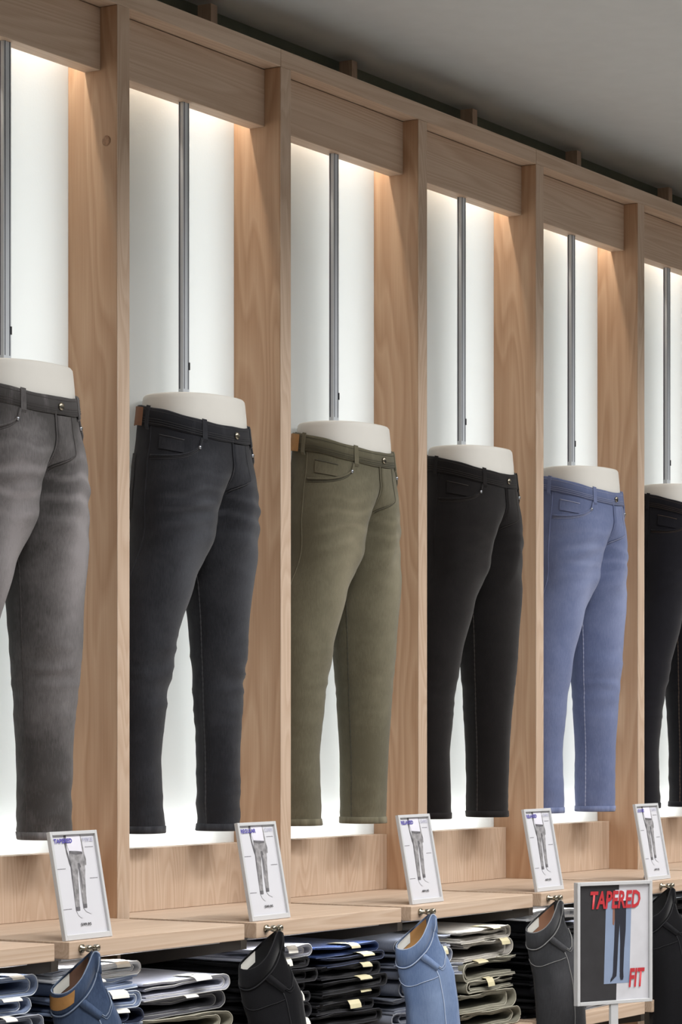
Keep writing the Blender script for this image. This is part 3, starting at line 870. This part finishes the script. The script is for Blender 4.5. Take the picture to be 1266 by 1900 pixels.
def folded(x, y, z, w, dep, h, kind, rnd, tagkind, label, group, tilt=0.0):
    """a pair folded flat: nested strips of cloth bent round at one side, running front to back"""
    root = empty('folded_jeans', (x, y, z))
    tag(root, label, 'folded jeans', group)
    ph = rnd.uniform(0, 60)
    t = rnd.uniform(0.0042, 0.0058)
    nzz = lambda a, b, c: noise.noise(Vector((a, b, ph + c)))
    fat = rnd.uniform(1.0, 1.5)
    short = rnd.uniform(0.004, 0.03)
    flip = 1 if rnd.random() < 0.85 else -1
    skew = rnd.uniform(-0.02, 0.02)
    def strip(zlo, zhi, xl, xr, v, lay):
        """centre line of one U bend between two heights"""
        r = (zhi - zlo) / 2
        xr_ = xr - r * fat + 0.010 * nzz(2, v * 3.0, lay)
        cl = []
        for k in range(9):
            xx = lerp(xl + 0.006 * nzz(1, v * 4, lay), xr_, k / 8)
            cl.append((xx, zlo + 0.0018 * nzz(xx * 14, v * 3, lay + 3)))
        for k in range(1, 14):
            a_ = -PI / 2 + PI * k / 14
            rw = 1 + 0.18 * nzz(a_ * 1.5, v * 5, lay + 11)
            cl.append((xr_ + r * fat * rw * math.cos(a_), zlo + r + r * math.sin(a_)))
        for k in range(9):
            xx = lerp(xr_, xl + 0.010 * nzz(1, v * 4, lay + 9), k / 8)
            cl.append((xx, zhi + (0.0050 * nzz(xx * 12, v * 3, lay + 5) + 0.0022 * nzz(xx * 40, v * 8, lay + 6)) * (k / 8 + 0.4)))
        return cl
    nv = 7
    mb = MB()
    edges = []
    layers = [(t / 2 + 0.0004, h - t / 2 - 0.001, -w / 2, w / 2, 1.0)]
    if h > 0.022:
        layers.append((t * 1.5 + 0.001, h - t * 1.5 - 0.002, -w / 2 + 0.01, w / 2 - t * 1.6 - short, 21.0))
    for zlo, zhi, xl, xr, lay in layers:
        rows = []
        for j in range(nv):
            v = j / (nv - 1)
            cl = strip(zlo, zhi, xl, xr, v, lay)
            out, inn = [], []
            n = len(cl)
            for k, (px, pz) in enumerate(cl):
                ax, az = cl[max(k - 1, 0)]; bx, bz = cl[min(k + 1, n - 1)]
                l = math.hypot(bx - ax, bz - az) or 1
                nx, nz_ = (bz - az) / l, -(bx - ax) / l
                out.append((px + nx * t / 2, pz + nz_ * t / 2)); inn.append((px - nx * t / 2, pz - nz_ * t / 2))
            yy = lambda px: lerp(-dep / 2, dep / 2, v) + (0.010 * nzz(px * 12, 0.3, 5 + lay) + (0.006 if lay > 2 else 0)) * (1 - v)
            rows.append([(flip * (px + skew * v), yy(px), pz) for px, pz in out] + [(flip * (px + skew * v), yy(px), pz) for px, pz in reversed(inn)])
            if j == 0:
                edges.append([(flip * px, yy(px) - 0.0005, pz) for px, pz in out])
        base0 = len(mb.v)
        mb.grid(rows, True)
        n2 = len(rows[0]); hn = n2 // 2
        for base in (base0, base0 + (nv - 1) * n2):
            for k in range(hn - 1):
                mb.f.append((base + k, base + k + 1, base + n2 - 2 - k, base + n2 - 1 - k))
    me = mb.mesh('denim', FD[kind], True)
    fo = rnd.uniform(-0.25, 0.4)
    set_fade(me, lambda p: fo + 0.35 * noise.noise(Vector((p.x * 20, p.y * 20, p.z * 40 + ph))))
    link('denim', me, root)
    for e in edges:
        q = MB(); q.tube(e, 0.0011, 5)
        q.build('seam_edge', EDGE[kind], root, True)
    if tagkind:
        tm = M['cardtag'] if tagkind == 'white' else M['kraft']
        tx = flip * rnd.uniform(0.0, 0.09)
        tw = rnd.uniform(0.018, 0.028)
        sk = rnd.uniform(-0.012, 0.012)
        q = MB()
        hang = rnd.uniform(0.2, 1.1)
        pts = [(0.055, 0.0), (0.03, 0.0012), (0.004, 0.0018), (-0.006, 0.0), (-0.012, -0.009 * hang), (-0.014, -0.018 * hang)]
        rr = []
        for dy, dz in pts:
            rr.append([(tx - tw + sk * dy * 20, -dep / 2 + dy - 0.002, h + dz + 0.0022), (tx + tw + sk * dy * 20, -dep / 2 + dy - 0.002, h + dz + 0.0022 + sk * 0.1)])
        q.grid(rr)
        q.grid([[(a, b, c - 0.0007) for a, b, c in r] for r in rr])
        tg = q.build('card_tag', tm, root)
        q = MB()
        for k in range(2):
            q.box(tx - tw * 0.6, tx + tw * 0.3 - 0.006 * k, -dep / 2 + 0.008 + 0.006 * k, -dep / 2 + 0.0096 + 0.006 * k, h + 0.0040, h + 0.0044)
        q.build('printed_line', M['black_ink'], tg)
    root.rotation_euler = (0, rnd.uniform(-0.02, 0.02), rnd.uniform(-0.08, 0.08))
    return root

# bay, centre x in bay, width, list of colours from the bottom, tags, top height, wording
STK = [
 (-1, 0.455, 0.29, ['navy'] * 3 + ['bluegrey', 'bluegrey', 'lightwash', 'lightwash'], 'white', 1.050, 'lower left corner stack'),
 (0, 0.150, 0.27, ['navy'] * 3 + ['lightwash', 'navy', 'lightwash', 'lightwash', 'white'], 'white', 1.052, 'stack behind the mid-blue hanging jeans'),
 (0, 0.448, 0.30, ['midgrey'] * 3 + ['olivegrey', 'midgrey', 'palegrey'], 'white', 1.002, 'stack left of the black hanging jeans'),
 (1, 0.148, 0.26, ['black'] * 8 + ['palegrey'], 'white', 1.044, 'stack behind the black hanging jeans'),
 (1, 0.440, 0.28, ['black'] * 7 + ['navy', 'blue'], 'kraft', 1.030, 'stack left of the light blue hanging jeans'),
 (2, 0.150, 0.27, ['bluegrey'] * 7, 'kraft', 1.026, 'stack behind the light blue hanging jeans'),
 (2, 0.445, 0.28, ['olivegrey'] * 4 + ['beige', 'beige'], 'kraft', 1.030, 'stack left of the charcoal hanging jeans'),
 (3, 0.150, 0.27, ['black'] * 9 + ['white'], None, 1.056, 'stack behind the charcoal hanging jeans'),
 (3, 0.445, 0.28, ['midgrey'] * 2 + ['palegrey'] * 4, 'white', 1.020, 'stack behind the red-lettered poster'),
 (4, 0.150, 0.27, ['black'] * 10, None, 1.048, 'stack behind the rightmost hanging jeans'),
 (4, 0.445, 0.28, ['navy'] * 4 + ['white', 'navy', 'white', 'navy'], None, 1.040, 'stack at the right edge'),
]
for n, (bay, cx, w, cols, tk, top, word) in enumerate(STK):
    rnd = random.Random(100 + n)
    x = (bay - 1) * P + cx
    hs = [rnd.uniform(0.75, 1.25) for _ in cols]
    sc = (top - ZL - 0.001) / sum(hs)
    z = ZL + 0.001
    m = len(cols)
    for k, c in enumerate(cols):
        h = hs[k] * sc
        wd = w * rnd.uniform(0.92, 1.04)
        folded(x + rnd.uniform(-0.018, 0.018), -0.153 + rnd.uniform(-0.006, 0.012), z, wd, 0.29, h * 0.97, c, rnd, tk if rnd.random() < 0.7 else None,
               COLN[c] + ' folded jeans, ' + ORDW[m - 1 - k] + ' of the ' + word, 'folded jeans in the ' + word)
        z += h
# pairs on the shelf below the lower shelf, a glimpse at the bottom right
rnd = random.Random(5)

# ------------------------------------------------------------------ jeans hung from clips on the shelf fronts
def hanging(hx, label, kind, stitchm, lining, labelm, clip_label, flat=0.62):
    hz = 1.088
    root = empty('hanging_jeans', (hx, -SH - 0.030, hz + 0.009), -TH)
    tag(root, label, 'jeans', 'jeans hung from clips')
    mat = kind
    NP = 40
    # rim of the waist: far edge from the clip down to the corner, near edge back up (local x = right, y = away, z = up)
    far = [(0.0, 0.004, -0.006), (-0.022, 0.018, -0.026), (-0.046, 0.024, -0.048), (-0.068, 0.020, -0.068), (-0.080, 0.010, -0.080)]
    nearp = [(-0.083, 0.0, -0.086), (-0.076, -0.012, -0.092), (-0.056, -0.024, -0.091), (-0.036, -0.030, -0.080), (-0.020, -0.026, -0.060), (-0.010, -0.016, -0.036), (0.0, -0.004, -0.008)]
    def resample(pts, n):
        pts = [Vector(p) for p in pts]
        ln = [0]
        for a, b in zip(pts, pts[1:]): ln.append(ln[-1] + (b - a).length)
        out = []
        for k in range(n):
            t = ln[-1] * k / (n - 1)
            j = max(q for q in range(len(ln)) if ln[q] <= t + 1e-9); j = min(j, len(pts) - 2)
            out.append(pts[j].lerp(pts[j + 1], (t - ln[j]) / (ln[j + 1] - ln[j])))
        return out
    def smooth(r):
        n = len(r)
        return [(r[k - 1] + r[k] * 2 + r[(k + 1) % n]) / 4 for k in range(n)]
    # outer side hanging down from the clip to the right closes the loop
    rim = resample(far, 14) + resample(nearp, 16)[:] + resample([(0.006, -0.006, -0.010), (0.012, -0.002, -0.016), (0.008, 0.004, -0.012)], 10)
    rim = smooth(rim)
    NP = len(rim)
    cen = Vector((-0.02, 0.0, 0))
    def body(z):
        """closed ring at depth z below the clip"""
        keys = [(0.60, -0.060, 0.030, 0.050), (0.45, -0.062, 0.058, 0.055), (0.30, -0.058, 0.070, 0.058), (0.22, -0.062, 0.064, 0.056), (0.15, -0.072, 0.056, 0.050), (0.10, -0.078, 0.042, 0.042)]
        keys = sorted(keys)
        l, r_, d = keyed(keys, z)
        out = []
        for k in range(NP):
            a = 2 * PI * k / NP
            c, s_ = math.cos(a), math.sin(a)
            x = (l + r_) / 2 + (r_ - l) / 2 * spow(c, 0.8)
            y = d * spow(s_, 0.85)
            out.append(Vector((x, y, -z)))
        return out
    # match ring indices: rim order apex -> far (y+) -> corner (left) -> near (y-) -> right
    def ordered(ring):
        return ring
    def bpt(k, z):
        # angle for rim index: apex at right/top (a=~60deg), far along y+, corner at pi, near along y-
        if k < 14: a = lerp(0.30 * PI, 0.97 * PI, k / 13)
        elif k < 30: a = lerp(1.03 * PI, 1.80 * PI, (k - 14) / 15)
        else: a = lerp(1.84 * PI, 2.26 * PI, (k - 30) / 9)
        keys = sorted([(0.70, -0.058, 0.064, 0.046), (0.45, -0.056, 0.070, 0.050), (0.30, -0.056, 0.069, 0.052), (0.22, -0.060, 0.064, 0.050), (0.15, -0.071, 0.055, 0.044), (0.11, -0.078, 0.044, 0.038), (0.05, -0.05, 0.026, 0.02)])
        l, r_, d = keyed(keys, z)
        d *= flat
        x = (l + r_) / 2 + (r_ - l) / 2 * spow(math.cos(a), 0.8)
        y = d * spow(math.sin(a), 0.85)
        w = 0.006 * noise.noise(Vector((a * 1.6, z * 6, hx * 9))) + 0.005 * noise.noise(Vector((a * 3.4, z * 5, hx * 5)))
        return Vector((x * (1 + w * 12), y * (1 + w * 14), -z))
    def ring(t):
        """t: 0 rim, 1 = 4 cm below, then metres below the clip"""
        out = []
        for k in range(NP):
            r0 = rim[k]
            zb = -r0.z + t
            b_ = bpt(k, min(zb, 0.80))
            tt = ss(t / 0.13)
            p = Vector((lerp(r0.x, b_.x, tt), lerp(r0.y, b_.y, tt), -zb))
            out.append(p)
        return out
    ts = [0, 0.004, 0.01, 0.02, 0.03, 0.038, 0.046, 0.055, 0.065, 0.08, 0.095, 0.11, 0.13, 0.15, 0.17, 0.20, 0.23, 0.27, 0.32, 0.38, 0.45, 0.55, 0.62]
    rows = [ring(t) for t in ts]
    mb = MB(); mb.grid(rows, True)
    me = mb.mesh('denim', mat, True)
    set_fade(me, lambda p: 0.5 * math.exp(-((p.z + 0.20) / 0.09) ** 2) * math.exp(-((p.x - 0.02) / 0.04) ** 2) + 0.3 * noise.noise(Vector((p.x * 18, p.y * 18, p.z * 9 + hx))))
    link('denim', me, root)
    def out_ring(t, off):
        r = ring(t); c = sum(r, Vector()) / NP
        return [p + Vector((p.x - c.x, p.y - c.y, 0)).normalized() * off for p in r]
    # waistband: doubled band
    wb = MB()
    wb.grid([out_ring(0.038, 0.0), out_ring(0.037, 0.0022), out_ring(0.002, 0.0024), out_ring(-0.001, 0.0006), out_ring(0.0, -0.0012), out_ring(0.034, -0.0016)], True)
    me = wb.mesh('waistband', mat, True)
    set_fade(me, lambda p: 0.15 + 0.3 * noise.noise(Vector((p.x * 40, p.y * 40, p.z * 40))))
    link('waistband', me, root)
    q = MB(); q.tube(out_ring(-0.0005, 0.0008), 0.0014, 5); q.build('rim_stitching', stitchm, root, True)
    def pt(k, t, off=0.0024):
        k0 = int(math.floor(k)); fr_ = k - k0
        o = out_ring(t, off)
        return o[k0 % NP].lerp(o[(k0 + 1) % NP], fr_)
    def path(keys, n, off=0.0024):
        out = []
        for j in range(n):
            u = j / (n - 1) * (len(keys) - 1)
            i0 = min(int(u), len(keys) - 2); f_ = u - i0
            out.append(pt(lerp(keys[i0][0], keys[i0 + 1][0], f_), lerp(keys[i0][1], keys[i0 + 1][1], f_), off))
        return out
    q = MB(); q.tube(path([(13, 0.034), (15, 0.041), (18, 0.043), (21, 0.044), (24, 0.044), (26, 0.045), (28, 0.044), (29.5, 0.036), (31, 0.022), (32.5, 0.006)], 46), 0.0015, 5)
    q.build('band_stitching', stitchm, root, True)
    # lining and label on the inside of the far side
    li = MB()
    li.grid([[ring(t)[k] + Vector((0.001, -0.0035, 0)) for k in range(2, 13)] for t in (0.003, 0.02, 0.045)])
    li.build('lining', lining, root, True)
    lb = MB()
    lb.grid([[ring(t)[k] + Vector((0.0015, -0.0050, 0.0005)) for k in range(8, 14)] for t in (0.002, 0.012, 0.026)])
    lb.build('size_label', M['cardtag'], root, True)
    # leather patch outside near the corner
    if labelm:
        pa = MB()
        pa.grid([[out_ring(t, 0.0036)[k] for k in range(14, 22)] for t in (0.006, 0.018, 0.031)])
        pa.build('leather_patch', labelm, root, True)
    # belt loop, pocket mouth with two stitch rows, side seam, yoke seam
    c0 = path([(22.4, 0.046), (23.8, 0.070), (25.2, 0.098)], 9, 0.0044)
    c1 = path([(23.6, 0.045), (25.0, 0.068), (26.4, 0.096)], 9, 0.0044)
    bl = MB(); bl.grid([[a_ + Vector((0, 0.004, 0)), a_, b_, b_ + Vector((0, 0.004, 0))] for a_, b_ in zip(c0, c1)])
    me = bl.mesh('belt_loop', mat, True); set_fade(me, lambda p: 0.35); link('belt_loop', me, root)
    for d in (0.0, 0.005):
        q = MB(); q.tube(path([(26.0, 0.092 + d), (26.8, 0.106 + d), (28, 0.108 + d), (29.6, 0.100 + d), (31.4, 0.082 + d), (33, 0.066 + d)], 24, 0.0018), 0.0013 if d == 0 else 0.0007, 5)
        q.build('pocket_edge', stitchm, root, True)
    q = MB(); q.tube(path([(25.4, 0.10), (25.8, 0.2), (26.0, 0.35), (26.0, 0.55)], 30, 0.0008), 0.0012, 5); q.build('side_seam', stitchm, root, True)
    q = MB(); q.tube(path([(14, 0.072), (18, 0.086), (22, 0.100), (25.2, 0.112)], 20, 0.0010), 0.0009, 5); q.build('yoke_seam', stitchm, root, True)
    # the clip on the shelf front
    cl = empty('shelf_clip', (hx, -SH, hz))
    tag(cl, clip_label, 'clip', 'metal clips on the shelf fronts')
    q = MB(); q.lathe([(0.0085, 0.0), (0.0085, -0.004), (0.004, -0.005), (0.004, -0.022)], (0, 0, 0.004), 'y', 18); q.build('mounting_stud', M['brass'], cl, True)
    for sx in (-0.0125, 0.0125):
        q = MB(); q.lathe([(0.003, 0.0), (0.0066, -0.002), (0.0070, -0.007), (0.0064, -0.011), (0.003, -0.0125)], (sx, -0.022, 0.006), 'y', 18)
        q.build('round_knob', M['brass'], cl, True)
    q = MB(); q.box(-0.0125, 0.0125, -0.026, -0.020, 0.003, 0.009, 0.001); q.build('cross_bar', M['brass'], cl)
    q = MB(); q.box(-0.0035, 0.0035, -0.034, -0.030, -0.020, 0.006, 0.001); q.build('jaw', M['brass'], cl)
    return root

HD = {}
HD['blue'] = denim('hung_mid_blue_denim', (48, 62, 88), (92, 110, 140))
HD['black'] = denim('hung_black_denim', (15, 15, 18), (26, 26, 30))
HD['light'] = denim('hung_light_blue_denim', (92, 112, 148), (142, 162, 196))
HD['grey'] = denim('hung_charcoal_denim', (52, 53, 56), (84, 84, 88))
SE = {k: plain('hung_stitch_' + k, c, 0.85) for k, c in dict(blue=rgb(128, 142, 165), black=rgb(26, 26, 30), light=rgb(168, 182, 206), grey=rgb(128, 128, 128)).items()}
LIN = {k: plain('lining_' + k, c, 0.85) for k, c in dict(brown=rgb(112, 82, 66), tan=rgb(186, 138, 84), rust=rgb(150, 108, 84), black=rgb(18, 18, 20)).items()}
hanging(-0.612, 'mid-blue jeans hung from a clip, with a tan patch and brown lining', HD['blue'], SE['blue'], LIN['brown'], M['tan'], 'round metal clip holding the mid-blue hanging jeans')
hanging(0.036, 'black jeans hung from a clip below the REGULAR sign', HD['black'], SE['black'], LIN['black'], None, 'round metal clip holding the black hanging jeans below the REGULAR sign')
hanging(0.690, 'light blue jeans hung from a clip on the shelf front', HD['light'], SE['light'], LIN['tan'], None, 'metal clip holding the light blue hanging jeans')
hanging(1.336, 'charcoal grey jeans hung from a clip left of the TAPERED FIT poster', HD['grey'], SE['grey'], LIN['rust'], None, 'metal clip holding the charcoal hanging jeans')
hanging(2.005, 'black jeans hung from a clip right of the TAPERED FIT poster', HD['black'], SE['black'], LIN['black'], None, 'metal clip holding the black hanging jeans right of the poster')
